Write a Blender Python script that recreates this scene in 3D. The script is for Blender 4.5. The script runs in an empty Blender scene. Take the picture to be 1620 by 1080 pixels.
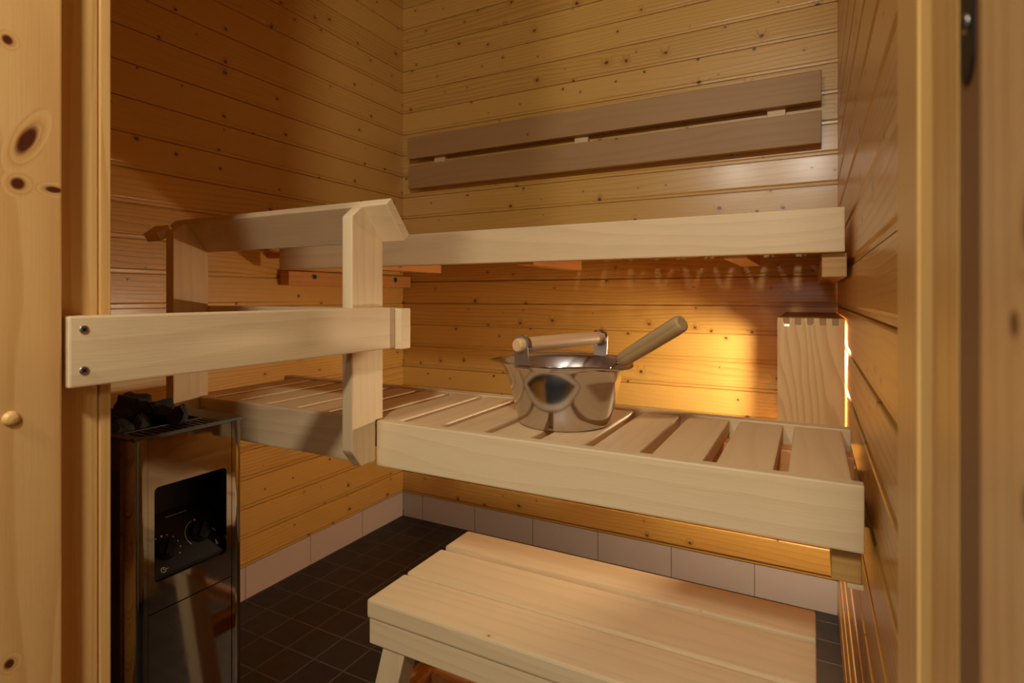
import bpy, bmesh, math, random
from mathutils import Vector, Matrix
random.seed(7)
S = bpy.context.scene
COL = S.collection
PI = math.pi

# ------------------------------------------------------------------ camera
CAM = Vector((1.5296, -1.8918, 0.93))
YAW = math.radians(28.015)
cd = bpy.data.cameras.new('camera')
cam = bpy.data.objects.new('camera', cd)
COL.objects.link(cam)
cam.location = CAM
cam.rotation_euler = (PI / 2, 0, YAW)
cd.sensor_width = 36.0
cd.lens = 892.78 * 36.0 / 1620.0
cd.shift_y = -72.0 / 1620.0
cd.clip_start = 0.01
cd.dof.use_dof = True
cd.dof.focus_distance = 1.25
cd.dof.aperture_fstop = 9.0
S.camera = cam

# ------------------------------------------------------------------ world
w = bpy.data.worlds.new('world')
S.world = w
w.use_nodes = True
bg = w.node_tree.nodes['Background']
bg.inputs[0].default_value = (1.0, 0.86, 0.68, 1)
bg.inputs[1].default_value = 0.05

S.view_settings.view_transform = 'Standard'
S.view_settings.look = 'None'
S.view_settings.exposure = 0.04
S.view_settings.gamma = 1.0
S.view_settings.use_curve_mapping = False
S.cycles.max_bounces = 10
S.cycles.diffuse_bounces = 6
S.cycles.glossy_bounces = 5
S.cycles.use_denoising = True
S.cycles.sample_clamp_indirect = 4.0


def lamp(name, kind, loc, target, energy, color, size):
    l = bpy.data.lights.new(name, kind)
    l.energy = energy
    l.color = color
    if kind == 'AREA':
        l.shape = 'DISK'
        l.size = size
    else:
        l.shadow_soft_size = size
    o = bpy.data.objects.new(name, l)
    COL.objects.link(o)
    o.location = loc
    if target is not None:
        o.rotation_euler = (Vector(target) - Vector(loc)).to_track_quat('-Z', 'Y').to_euler()
    return o


# ceiling lamp of the washroom outside the door, shining in through the doorway
HALL = lamp('hall_ceiling_light', 'POINT', (1.02, -2.70, 1.88), None, 29.0, (1.0, 0.95, 0.82), 0.06)
# two lamps on the same room's wall, one above the other
HALL2 = lamp('hall_wall_light', 'POINT', (1.55, -2.42, 1.84), None, 45.0, (1.0, 0.95, 0.84), 0.07)
HALL3 = lamp('hall_low_light', 'POINT', (1.45, -2.35, 1.14), None, 5.0, (1.0, 0.95, 0.84), 0.07)


# ------------------------------------------------------------------ materials
def new_mat(name):
    m = bpy.data.materials.new(name)
    m.use_nodes = True
    nt = m.node_tree
    b = nt.nodes['Principled BSDF']
    return m, nt, b


def plain(name, col, rough=0.5, metal=0.0, emit=None, strength=0.0, bump=0.0, bscale=60.0, aniso=0.0):
    m, nt, b = new_mat(name)
    b.inputs['Base Color'].default_value = (*col, 1)
    b.inputs['Roughness'].default_value = rough
    b.inputs['Metallic'].default_value = metal
    if aniso:
        b.inputs['Anisotropic'].default_value = aniso
    if emit:
        b.inputs['Emission Color'].default_value = (*emit, 1)
        b.inputs['Emission Strength'].default_value = strength
    tc = nt.nodes.new('ShaderNodeTexCoord')
    n = nt.nodes.new('ShaderNodeTexNoise')
    n.inputs['Scale'].default_value = bscale
    n.inputs['Detail'].default_value = 4
    nt.links.new(tc.outputs['Object'], n.inputs['Vector'])
    mr = nt.nodes.new('ShaderNodeMapRange')
    mr.inputs['To Min'].default_value = max(0.0, rough - 0.05)
    mr.inputs['To Max'].default_value = min(1.0, rough + 0.05)
    nt.links.new(n.outputs['Fac'], mr.inputs['Value'])
    nt.links.new(mr.outputs['Result'], b.inputs['Roughness'])
    if bump:
        bp = nt.nodes.new('ShaderNodeBump')
        bp.inputs['Strength'].default_value = bump
        bp.inputs['Distance'].default_value = 0.004
        nt.links.new(n.outputs['Fac'], bp.inputs['Height'])
        nt.links.new(bp.outputs['Normal'], b.inputs['Normal'])
    return m


def srgb(r, g, b):
    f = lambda c: ((c / 255.0 + 0.055) / 1.055) ** 2.4 if c > 10 else c / 255.0 / 12.92
    return (f(r), f(g), f(b))


def wood(name, light, dark, knot=(0.05, 0.018, 0.006), rings=55.0, warp=2.6, contrast=0.55,
         knot_scale=8.0, knot_keep=0.5, knot_r=0.075, rough=0.42, tone=0.22, fiber=0.25,
         rings_along=0.9, coat=0.0, bump=0.12, spec=0.5, marks=()):
    """Board wood: UV u runs along the grain in metres, v across it."""
    m, nt, b = new_mat(name)
    N = nt.nodes.new
    L = nt.links.new

    def math_(op, a, bb=None, c=None, clamp=False):
        n = N('ShaderNodeMath')
        n.operation = op
        n.use_clamp = clamp
        for i, x in enumerate((a, bb, c)):
            if x is None:
                continue
            if isinstance(x, (int, float)):
                n.inputs[i].default_value = x
            else:
                L(x, n.inputs[i])
        return n.outputs[0]

    uv = N('ShaderNodeUVMap')
    uv.uv_map = 'UVMap'
    at = N('ShaderNodeAttribute')
    at.attribute_type = 'GEOMETRY'
    at.attribute_name = 'tone'
    oi = N('ShaderNodeObjectInfo')
    sep = N('ShaderNodeSeparateXYZ')
    L(uv.outputs['UV'], sep.inputs[0])
    rnd = math_('ADD', math_('MULTIPLY', oi.outputs['Random'], 17.3), math_('MULTIPLY', at.outputs['Fac'], 41.7))
    u = math_('ADD', sep.outputs[0], rnd)
    v = math_('ADD', sep.outputs[1], math_('MULTIPLY', rnd, 0.37))

    def vec(su, sv, z=None):
        c = N('ShaderNodeCombineXYZ')
        L(math_('MULTIPLY', u, su), c.inputs[0])
        L(math_('MULTIPLY', v, sv), c.inputs[1])
        if z is not None:
            L(z, c.inputs[2])
        return c.outputs[0]

    def noise(vv, detail=2.0, rough_=0.5):
        n = N('ShaderNodeTexNoise')
        n.inputs['Scale'].default_value = 1.0
        n.inputs['Detail'].default_value = detail
        n.inputs['Roughness'].default_value = rough_
        L(vv, n.inputs['Vector'])
        return n.outputs['Fac']

    # knots
    jig = noise(vec(9, 26), 2)
    kv = N('ShaderNodeCombineXYZ')
    L(math_('ADD', math_('MULTIPLY', u, knot_scale * 0.85), math_('MULTIPLY', jig, 0.10)), kv.inputs[0])
    L(math_('ADD', math_('MULTIPLY', v, knot_scale), math_('MULTIPLY', jig, 0.08)), kv.inputs[1])
    vo = N('ShaderNodeTexVoronoi')
    vo.voronoi_dimensions = '2D'
    vo.inputs['Scale'].default_value = 1.0
    L(kv.outputs[0], vo.inputs['Vector'])
    sc = N('ShaderNodeSeparateColor')
    L(vo.outputs['Color'], sc.inputs[0])
    keep = math_('LESS_THAN', sc.outputs[0], knot_keep)
    rad = math_('MULTIPLY', math_('ADD', math_('MULTIPLY', sc.outputs[1], 1.1), 0.25), knot_r)
    rel = math_('DIVIDE', vo.outputs['Distance'], rad)
    kn = N('ShaderNodeMapRange')
    kn.interpolation_type = 'SMOOTHSTEP'
    kn.inputs['From Min'].default_value = 1.15
    kn.inputs['From Max'].default_value = 0.35
    L(rel, kn.inputs['Value'])
    kfac = math_('MULTIPLY', kn.outputs['Result'], keep)
    ha = N('ShaderNodeMapRange')
    ha.interpolation_type = 'SMOOTHSTEP'
    ha.inputs['From Min'].default_value = 3.6
    ha.inputs['From Max'].default_value = 0.6
    L(rel, ha.inputs['Value'])
    halo = math_('MULTIPLY', ha.outputs['Result'], keep)

    # knots at given places on the board (raw u, v, half-length, half-width, slant)
    for (mu, mv, lu, lv, sl_) in marks:
        du = math_('SUBTRACT', sep.outputs[0], mu)
        dv = math_('SUBTRACT', sep.outputs[1], mv)
        du = math_('ADD', du, math_('MULTIPLY', math_('SUBTRACT', jig, 0.5), lu * 0.7))
        du2 = math_('ADD', du, math_('MULTIPLY', dv, sl_))
        e = math_('SQRT', math_('ADD', math_('POWER', math_('ABSOLUTE', math_('DIVIDE', du2, lu)), 2.0),
                                math_('POWER', math_('ABSOLUTE', math_('DIVIDE', dv, lv)), 2.0)))
        for lo_, hi_, kind in ((1.15, 0.6, 'k'), (2.3, 0.6, 'h')):
            q = N('ShaderNodeMapRange')
            q.interpolation_type = 'SMOOTHSTEP'
            q.inputs['From Min'].default_value = lo_
            q.inputs['From Max'].default_value = hi_
            L(e, q.inputs['Value'])
            if kind == 'k':
                kfac = math_('MAXIMUM', kfac, q.outputs['Result'])
            else:
                halo = math_('MAXIMUM', halo, q.outputs['Result'])

    # growth rings, bent around the knots
    big = noise(vec(rings_along, 7.0), 2.0)
    mid = noise(vec(rings_along * 5, 30.0), 2.0)
    ph = math_('ADD', math_('MULTIPLY', v, rings), math_('MULTIPLY', big, warp * 3.0))
    ph = math_('ADD', ph, math_('MULTIPLY', mid, 0.5))
    ph = math_('ADD', ph, math_('MULTIPLY', halo, 1.6))
    fr = math_('FRACT', ph)
    late = math_('POWER', fr, 2.2)
    soft = math_('SUBTRACT', 1.0, math_('POWER', fr, 14.0))
    ring = math_('MULTIPLY', late, soft)
    fib = noise(vec(14, 520), 3.0, 0.6)
    blot = noise(vec(1.6, 5.0), 3.0)
    fac = math_('MULTIPLY', ring, contrast)
    fac = math_('ADD', fac, math_('MULTIPLY', math_('SUBTRACT', fib, 0.5), fiber))
    fac = math_('ADD', fac, math_('MULTIPLY', math_('SUBTRACT', blot, 0.5), 0.45))
    fac = math_('ADD', fac, math_('MULTIPLY', halo, 0.30))
    fac = math_('ADD', fac, math_('MULTIPLY', math_('SUBTRACT', at.outputs['Fac'], 0.5), tone * 1.6))
    fac = math_('ADD', fac, math_('MULTIPLY', math_('SUBTRACT', oi.outputs['Random'], 0.5), tone), None, True)
    mx = N('ShaderNodeMix')
    mx.data_type = 'RGBA'
    L(fac, mx.inputs['Factor'])
    mx.inputs['A'].default_value = (*light, 1)
    mx.inputs['B'].default_value = (*dark, 1)
    mk = N('ShaderNodeMix')
    mk.data_type = 'RGBA'
    L(kfac, mk.inputs['Factor'])
    L(mx.outputs['Result'], mk.inputs['A'])
    mk.inputs['B'].default_value = (*knot, 1)
    L(mk.outputs['Result'], b.inputs['Base Color'])
    rr = math_('ADD', math_('MULTIPLY', math_('SUBTRACT', blot, 0.5), 0.15), rough)
    L(rr, b.inputs['Roughness'])
    b.inputs['Specular IOR Level'].default_value = spec
    if coat:
        b.inputs['Coat Weight'].default_value = coat
        b.inputs['Coat Roughness'].default_value = 0.2
    bp = N('ShaderNodeBump')
    bp.inputs['Strength'].default_value = bump
    bp.inputs['Distance'].default_value = 0.002
    hgt = math_('ADD', math_('MULTIPLY', ring, 0.7), math_('MULTIPLY', fib, 0.6))
    hgt = math_('ADD', hgt, math_('MULTIPLY', kfac, -0.8))
    L(hgt, bp.inputs['Height'])
    L(bp.outputs['Normal'], b.inputs['Normal'])
    return m


M = {}
M['wall'] = wood('spruce_panelling', srgb(218, 170, 86), srgb(166, 112, 34), knot=srgb(112, 62, 22), rings=75,
                 warp=2.4, contrast=0.55, knot_scale=10.0, knot_keep=0.8, knot_r=0.056, rough=0.36, tone=0.3, bump=0.22, coat=0.35, fiber=0.5)
M['bench'] = wood('pale_aspen', srgb(228, 199, 152), srgb(192, 156, 106), knot=srgb(120, 84, 50), rings=38,
                  warp=2.0, contrast=0.32, knot_scale=9.0, knot_keep=0.10, knot_r=0.035, rough=0.55, tone=0.12,
                  fiber=0.6, bump=0.14)
M['slat'] = wood('alder_slats', srgb(232, 198, 146), srgb(204, 162, 108), knot=srgb(110, 70, 40), rings=34,
                 warp=2.0, contrast=0.28, knot_scale=8.0, knot_keep=0.08, knot_r=0.03, rough=0.5, tone=0.35, fiber=0.35)
M['backrest'] = wood('brown_alder', srgb(178, 138, 86), srgb(144, 106, 60), knot=srgb(90, 58, 34), rings=30,
                     warp=2.0, contrast=0.3, knot_scale=7.0, knot_keep=0.10, knot_r=0.035, rough=0.55, tone=0.1,
                     fiber=0.4)
M['jamb'] = wood('knotty_pine', srgb(226, 180, 112), srgb(188, 126, 58), knot=srgb(86, 36, 14), rings=42,
                 warp=3.0, contrast=0.5, knot_scale=6.0, knot_keep=0.35, knot_r=0.12, rough=0.4, tone=0.12)
M['casing'] = wood('marked_pine_casing', srgb(224, 178, 112), srgb(188, 128, 60), knot=srgb(84, 34, 14), rings=42,
                   warp=3.0, contrast=0.5, knot_keep=0.0, rough=0.4, tone=0.1,
                   marks=((1.0755, -1.6405 + 0.11, 0.0120, 0.0095, -1.1), (1.0334, -1.6473 + 0.11, 0.0062, 0.0062, 0.0),
                          (1.0321, -1.6195 + 0.11, 0.0035, 0.0080, 0.0), (1.1629, -1.6547 + 0.11, 0.0048, 0.0045, 0.0),
                          (0.5954, -1.6534 + 0.11, 0.0048, 0.0042, 0.0)))
M['casing_right'] = wood('marked_pine_casing_right', srgb(230, 188, 128), srgb(192, 134, 68), knot=srgb(96, 48, 20), rings=60,
                   warp=3.0, contrast=0.5, knot_keep=0.0, rough=0.45, tone=0.1,
                   marks=((0.9450, -1.7520 + 0.11, 0.0070, 0.0050, 0.6), (0.9240, -1.7420 + 0.11, 0.0030, 0.0030, 0.0),
                          (0.8900, -1.7500 + 0.11, 0.0040, 0.0030, 0.3)))
M['clear'] = wood('clear_pine', srgb(228, 184, 112), srgb(192, 134, 62), knot=srgb(96, 52, 20), rings=60,
                  warp=1.8, contrast=0.55, knot_scale=4.0, knot_keep=0.12, knot_r=0.05, rough=0.4, tone=0.1)
M['joist'] = wood('orange_pine', srgb(222, 160, 92), srgb(186, 112, 50), knot=srgb(100, 52, 20), rings=60,
                  warp=2.0, contrast=0.45, knot_scale=7.0, knot_keep=0.25, knot_r=0.05, rough=0.5)
M['beam'] = wood('yellow_beam', srgb(198, 152, 84), srgb(164, 112, 46), rings=70, warp=2.0, contrast=0.5,
                 knot_keep=0.0, rough=0.55, fiber=0.4)
M['guard'] = wood('lamp_guard_pine', srgb(232, 192, 130), srgb(196, 140, 74), rings=48, warp=3.4, contrast=0.75,
                  knot_scale=3.0, knot_keep=0.0, rough=0.45, rings_along=1.8)
M['old_handle'] = wood('worn_handle', srgb(180, 146, 98), srgb(118, 88, 52), rings=90, warp=2.5, contrast=0.6,
                       knot_keep=0.0, rough=0.55, bump=0.03)
M['handle'] = wood('bucket_handle_wood', srgb(220, 176, 124), srgb(186, 134, 84), rings=50, warp=1.5, contrast=0.35,
                   knot_keep=0.0, rough=0.5)
M['steel'] = plain('brushed_steel', (0.57, 0.53, 0.52), 0.15, 1.0, aniso=0.2)
M['steel_inner'] = plain('brushed_inner_steel', (0.66, 0.62, 0.58), 0.36, 1.0)
M['lug'] = plain('lug_steel', (0.55, 0.52, 0.50), 0.42, 1.0)
M['chrome'] = plain('polished_steel', (0.31, 0.275, 0.24), 0.07, 1.0)
M['darksteel'] = plain('dark_steel', (0.06, 0.055, 0.05), 0.45, 0.6)
M['case'] = plain('heater_case', (0.012, 0.011, 0.010), 0.6, 0.0)
M['groove_shade'] = plain('painted_groove_shade', srgb(142, 102, 62), 0.6)  # brown colour stands in for shade in the right jamb's groove
M['screw'] = plain('zinc_screw', (0.45, 0.43, 0.40), 0.35, 1.0)
M['black'] = plain('black_plastic', (0.006, 0.0055, 0.0055), 0.5)
M['black'].node_tree.nodes['Principled BSDF'].inputs['Specular IOR Level'].default_value = 0.25
M['mark'] = plain('white_print', (0.75, 0.75, 0.75), 0.6)
M['redmark'] = plain('dark_red_print', (0.25, 0.03, 0.03), 0.6)
M['stone'] = plain('heater_stone', (0.020, 0.018, 0.018), 0.8, bump=0.9, bscale=45)
M['bulb'] = plain('lit_bulb', (1, 0.9, 0.75), 0.5, emit=(1.0, 0.82, 0.57), strength=720.0)
M['porcelain'] = plain('porcelain', (0.7, 0.66, 0.6), 0.3)


def tile_mat(name, tile, grout, w_, h_, mortar, off=(0, 0), axes='xy', rough=0.4, bias=0.06):
    m, nt, b = new_mat(name)
    N = nt.nodes.new
    L = nt.links.new
    tc = N('ShaderNodeTexCoord')
    sp = N('ShaderNodeSeparateXYZ')
    L(tc.outputs['Object'], sp.inputs[0])
    cb = N('ShaderNodeCombineXYZ')
    for i, a in enumerate(axes):
        ad = N('ShaderNodeMath')
        ad.operation = 'ADD'
        L(sp.outputs['xyz'.index(a)], ad.inputs[0])
        ad.inputs[1].default_value = off[i]
        L(ad.outputs[0], cb.inputs[i])
    br = N('ShaderNodeTexBrick')
    br.offset = 0.0
    br.squash = 1.0
    br.inputs['Scale'].default_value = 1.0
    br.inputs['Brick Width'].default_value = w_
    br.inputs['Row Height'].default_value = h_
    br.inputs['Mortar Size'].default_value = mortar
    br.inputs['Mortar Smooth'].default_value = 0.2
    br.inputs['Color1'].default_value = (*tile, 1)
    br.inputs['Color2'].default_value = (*[c * (1 + bias * 4) for c in tile], 1)
    br.inputs['Mortar'].default_value = (*grout, 1)
    L(cb.outputs[0], br.inputs['Vector'])
    L(br.outputs['Color'], b.inputs['Base Color'])
    ns = N('ShaderNodeTexNoise')
    ns.inputs['Scale'].default_value = 25
    ns.inputs['Detail'].default_value = 5
    L(tc.outputs['Object'], ns.inputs['Vector'])
    mr = N('ShaderNodeMapRange')
    mr.inputs['To Min'].default_value = rough - 0.1
    mr.inputs['To Max'].default_value = rough + 0.15
    L(ns.outputs['Fac'], mr.inputs['Value'])
    L(mr.outputs['Result'], b.inputs['Roughness'])
    bp = N('ShaderNodeBump')
    bp.inputs['Strength'].default_value = 0.4
    bp.inputs['Distance'].default_value = 0.001
    bp.invert = True
    L(br.outputs['Fac'], bp.inputs['Height'])
    L(bp.outputs['Normal'], b.inputs['Normal'])
    return m


M['floor'] = tile_mat('dark_floor_tile', srgb(24, 21, 23), srgb(74, 64, 62), 0.1005, 0.1005, 0.0022, (-0.0007, 0.7527 + 1.005), 'xy', 0.5)
M['basetile_b'] = tile_mat('pale_wall_tile', srgb(200, 192, 188), srgb(140, 130, 124), 0.2545, 0.4, 0.0018, (-0.3539 + 0.509, 0.1), 'xz', 0.35, 0.01)
M['basetile_l'] = tile_mat('pale_side_tile', srgb(206, 188, 176), srgb(150, 134, 124), 0.2545, 0.4, 0.0018, (0.4933 + 2.545, 0.1), 'yz', 0.35, 0.01)


# ------------------------------------------------------------------ mesh helpers
def empty(name, loc, label, cat, group=None):
    o = bpy.data.objects.new(name, None)
    COL.objects.link(o)
    o.location = loc
    o.empty_display_size = 0.05
    tag(o, label, cat, group)
    return o


def tag(o, label, cat, group=None, kind=None):
    o['label'] = label
    o['category'] = cat
    if group:
        o['group'] = group
    if kind:
        o['kind'] = kind
    return o


def link(name, bm, mat, parent=None, origin=None, smooth=False):
    """World-space bmesh to ONE object whose origin sits at `origin` (world)."""
    if origin is None:
        if bm.verts:
            mn = [min(v.co[i] for v in bm.verts) for i in range(3)]
            mx = [max(v.co[i] for v in bm.verts) for i in range(3)]
            origin = Vector([(a + b_) / 2 for a, b_ in zip(mn, mx)])
        else:
            origin = Vector((0, 0, 0))
    origin = Vector(origin)
    bmesh.ops.translate(bm, vec=-origin, verts=bm.verts)
    me = bpy.data.meshes.new(name)
    bm.to_mesh(me)
    bm.free()
    mats = mat if isinstance(mat, (list, tuple)) else [mat]
    for mm in mats:
        me.materials.append(mm)
    if smooth:
        for p in me.polygons:
            p.use_smooth = True
    o = bpy.data.objects.new(name, me)
    COL.objects.link(o)
    base = Vector((0, 0, 0))
    q = parent
    while q is not None:
        base = base + q.location
        q = q.parent
    o.location = origin - base
    o.parent = parent
    return o


def uv_box(bm, axis, faces=None, jitter=True):
    """Box-project UVs: u along the grain axis, v across."""
    uvl = bm.loops.layers.uv.get('UVMap') or bm.loops.layers.uv.new('UVMap')
    tl = bm.faces.layers.float.get('tone') or bm.faces.layers.float.new('tone')
    ax = 'xyz'.index(axis)
    others = [i for i in range(3) if i != ax]
    t = random.random()
    ou = random.random() * 3 if jitter else 0
    for f in (faces or bm.faces):
        n = f.normal
        k = max(range(3), key=lambda i: abs(n[i]))
        f[tl] = t
        for lp in f.loops:
            c = lp.vert.co
            if k == ax:
                lp[uvl].uv = (c[others[0]] * 0.25 + ou, c[others[1]] + 0.3)
            elif k == others[0]:
                lp[uvl].uv = (c[ax] + ou, c[others[1]] + 0.11)
            else:
                lp[uvl].uv = (c[ax] + ou, c[others[0]])


def box_bm(x0, x1, y0, y1, z0, z1, bevel=0.002, seg=2, bm=None):
    own = bm is None
    if own:
        bm = bmesh.new()
    r = bmesh.ops.create_cube(bm, size=1.0)
    vs = r['verts']
    for v in vs:
        v.co = Vector(((x0 + x1) / 2 + v.co.x * (x1 - x0), (y0 + y1) / 2 + v.co.y * (y1 - y0), (z0 + z1) / 2 + v.co.z * (z1 - z0)))
    if bevel:
        es = list({e for v in vs for e in v.link_edges})
        bmesh.ops.bevel(bm, geom=es, offset=bevel, segments=seg, affect='EDGES', profile=0.6)
    bm.normal_update()
    return bm


def board(name, b6, axis, mat, parent=None, bevel=0.002):
    bm = box_bm(*b6, bevel=bevel)
    uv_box(bm, axis)
    return link(name, bm, mat, parent)


def prism_bm(pts, ext, lo, hi, bevel=0.0):
    """Extrude polygon pts (2D) along axis `ext` from lo to hi. 2D axes = the remaining two in xyz order."""
    bm = bmesh.new()
    ei = 'xyz'.index(ext)
    oth = [i for i in range(3) if i != ei]

    def mk(p, e):
        c = [0, 0, 0]
        c[ei] = e
        c[oth[0]], c[oth[1]] = p
        return bm.verts.new(c)
    a = [mk(p, lo) for p in pts]
    b_ = [mk(p, hi) for p in pts]
    n = len(pts)
    bm.faces.new(a[::-1])
    bm.faces.new(b_)
    for i in range(n):
        bm.faces.new((a[i], a[(i + 1) % n], b_[(i + 1) % n], b_[i]))
    bmesh.ops.recalc_face_normals(bm, faces=bm.faces)
    if bevel:
        bmesh.ops.bevel(bm, geom=list(bm.edges), offset=bevel, segments=2, affect='EDGES', profile=0.6)
    bm.normal_update()
    return bm


def prism(name, pts, ext, lo, hi, axis, mat, parent=None, bevel=0.0015):
    bm = prism_bm(pts, ext, lo, hi, bevel)
    uv_box(bm, axis)
    return link(name, bm, mat, parent)


def rod_bm(p0, p1, radii, seg=24, bm=None, caps=True):
    """Tube from p0 to p1 with (t, r) profile; UV u along."""
    if bm is None:
        bm = bmesh.new()
    uvl = bm.loops.layers.uv.get('UVMap') or bm.loops.layers.uv.new('UVMap')
    tl = bm.faces.layers.float.get('tone') or bm.faces.layers.float.new('tone')
    p0, p1 = Vector(p0), Vector(p1)
    d = (p1 - p0)
    ln = d.length
    d.normalize()
    a = d.orthogonal().normalized()
    b_ = d.cross(a)
    rings = []
    for t, r in radii:
        c = p0 + d * (t * ln)
        rings.append([bm.verts.new(c + (a * math.cos(2 * PI * k / seg) + b_ * math.sin(2 * PI * k / seg)) * r) for k in range(seg)])
    tone = random.random()
    for i in range(len(rings) - 1):
        for k in range(seg):
            f = bm.faces.new((rings[i][k], rings[i][(k + 1) % seg], rings[i + 1][(k + 1) % seg], rings[i + 1][k]))
            f[tl] = tone
            f.smooth = True
            for lp, (kk, ii) in zip(f.loops, ((k, i), (k + 1, i), (k + 1, i + 1), (k, i + 1))):
                lp[uvl].uv = (radii[ii][0] * ln, 0.06 * abs(math.sin(PI * kk / seg)))
    if caps:
        for rg in (rings[0][::-1], rings[-1]):
            f = bm.faces.new(rg)
            f[tl] = tone
            for lp in f.loops:
                lp[uvl].uv = (0.2 * (lp.vert.co - p0).dot(a), (lp.vert.co - p0).dot(b_) * 2)
    bm.normal_update()
    return bm


def screw(name, centre, normal_axis, sign, r, mat, parent, depth=0.0015):
    """Countersunk screw head with a cross slot."""
    c = Vector(centre)
    n = Vector((0, 0, 0))
    n['xyz'.index(normal_axis)] = sign
    bm = rod_bm(c - n * 0.004, c + n * depth, [(0, r * 0.6), (0.6, r), (0.95, r), (1.0, r * 0.9)], 20)
    o = link(name, bm, mat, parent)
    a = n.orthogonal().normalized()
    b_ = n.cross(a)
    bm = bmesh.new()
    for d1, d2 in ((a, b_), (b_, a)):
        vs = []
        for s1, s2 in ((-1, -1), (1, -1), (1, 1), (-1, 1)):
            vs.append(bm.verts.new(c + n * (depth + 0.0003) + d1 * s1 * r * 0.62 + d2 * s2 * r * 0.16))
        f = bm.faces.new(vs)
    r2 = bmesh.ops.extrude_face_region(bm, geom=list(bm.faces))
    bmesh.ops.translate(bm, vec=-n * 0.0006, verts=[g for g in r2['geom'] if isinstance(g, bmesh.types.BMVert)])
    bmesh.ops.recalc_face_normals(bm, faces=bm.faces)
    link('cross_slot', bm, M['black'], o)
    return o


# ------------------------------------------------------------------ the room
XW = 1.5945         # right wall
ZC = 2.34           # ceiling
YF = -1.555         # inner face of the door wall
P0, PITCH = 0.0990, 0.08884


def panel_wall(name, label, u0, u1, place, axis, z0=P0, z1=ZC, mat=None, flip=False):
    """Horizontal tongue-and-groove boards as one profiled sheet with thickness.
    place(u, depth, z) -> world; depth > 0 goes INTO the wall."""
    bm = bmesh.new()
    uvl = bm.loops.layers.uv.new('UVMap')
    tl = bm.faces.layers.float.new('tone')
    z = z0
    k = 0
    prof = []
    while z < z1 - 0.001:
        t = random.random()
        ou = random.random() * 6
        top = min(z + PITCH, z1)
        pts = [(0.0090, z), (0.0090, z + 0.0026), (0.0034, z + 0.0030), (0.0030, z + 0.0100), (0.0005, z + 0.0135),
               (0.0, z + 0.0155), (0.0, top - 0.0022), (0.0012, top - 0.0006), (0.0090, top)]
        pts = [(d, min(q, z1)) for d, q in pts]
        for (d0, a), (d1, b_) in zip(pts, pts[1:]):
            if b_ - a < 1e-6 and abs(d1 - d0) < 1e-6:
                continue
            vs = [bm.verts.new(place(u0, d0, a)), bm.verts.new(place(u1, d0, a)), bm.verts.new(place(u1, d1, b_)), bm.verts.new(place(u0, d1, b_))]
            f = bm.faces.new(vs)
            f[tl] = t
            for lp, (uu, vv) in zip(f.loops, ((u0, a), (u1, a), (u1, b_), (u0, b_))):
                lp[uvl].uv = (uu + ou, vv)
        z = top
        k += 1
    # solid backing
    B = 0.06
    c = [place(u0, 0.0090, z0), place(u1, 0.0090, z0), place(u1, 0.0090, z1), place(u0, 0.0090, z1)]
    d = [place(u0, B, z0), place(u1, B, z0), place(u1, B, z1), place(u0, B, z1)]
    cv = [bm.verts.new(p) for p in c]
    dv = [bm.verts.new(p) for p in d]
    bm.faces.new(dv)
    for i in range(4):
        bm.faces.new((cv[i], cv[(i + 1) % 4], dv[(i + 1) % 4], dv[i]))
    bmesh.ops.remove_doubles(bm, verts=bm.verts, dist=1e-5)
    bmesh.ops.recalc_face_normals(bm, faces=bm.faces)
    bm.normal_update()
    o = link(name, bm, mat or M['wall'], None)
    tag(o, label, 'wall', None, 'structure')
    return o


panel_wall('wall_back', 'knotty spruce board wall behind the two benches', -0.02, XW + 0.02, lambda u, d, z: (u, d, z), 'x')
panel_wall('wall_left', 'knotty spruce board wall behind the heater', YF - 0.06, 0.0, lambda u, d, z: (-d, u, z), 'y')
panel_wall('wall_right', 'spruce board wall at the right-hand bench ends', YF, 0.0, lambda u, d, z: (XW + d, u, z), 'y', z0=P0 - PITCH)
panel_wall('wall_front', 'board wall left of the doorway', 0.0, 0.83, lambda u, d, z: (u, YF - d, z), 'x')


def slab(name, b6, mat, label, cat, axis='x', bevel=0, jitter=True):
    bm = box_bm(*b6, bevel=bevel)
    uv_box(bm, axis, None, jitter)
    o = link(name, bm, mat, None, origin=(0, 0, 0))
    tag(o, label, cat, None, 'structure')
    return o


slab('floor', (-0.06, XW + 0.4, -3.3, 0.06, -0.05, 0.0), M['floor'], 'dark square floor tiles with thin pale grout', 'floor')
slab('ceiling', (-0.06, XW + 0.06, YF - 0.06, 0.06, ZC, ZC + 0.04), M['wall'], 'spruce ceiling over the sauna', 'ceiling', 'x')
slab('baseboard_back', (0.0, XW, 0.0045, 0.06, 0.0, P0), M['basetile_b'], 'pale tile strip under the back wall boards', 'baseboard')
slab('baseboard_left', (-0.06, -0.0045, YF, 0.0045, 0.0, P0), M['basetile_l'], 'pale tile strip under the left wall boards', 'baseboard')

# door frame: left side
t1 = slab('trim_1', (0.800, 0.885, -1.80, -1.6125, 0.0, 2.05), M['casing'], 'knotty pine casing plank at the left edge of the doorway', 'trim', 'z', 0.002, False)
bm = rod_bm((0.879, -1.6524, 0.8184), (0.8895, -1.6524, 0.8184), [(0, 0.0068), (0.6, 0.0068), (0.85, 0.0058), (1, 0.0035)], 28)
for f in bm.faces:
    f.smooth = True
pl = link('screw_plug', bm, M['clear'], t1)
pl['label'] = 'round wooden plug over a screw'

def molding(name, y0, y1, x_back, prof, mat, label, jitter=True):
    """Vertical moulding: prof = [(y, x)...] from y0 to y1, closed at x_back."""
    pts = [(x_back, y0)] + [(x, y) for y, x in prof] + [(x_back, y1)]
    bm = prism_bm(pts, 'z', 0.0, 2.0)
    uv_box(bm, 'z', None, jitter)
    o = link(name, bm, mat, None, origin=(0, 0, 0))
    tag(o, label, 'trim', None, 'structure')
    return o


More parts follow.
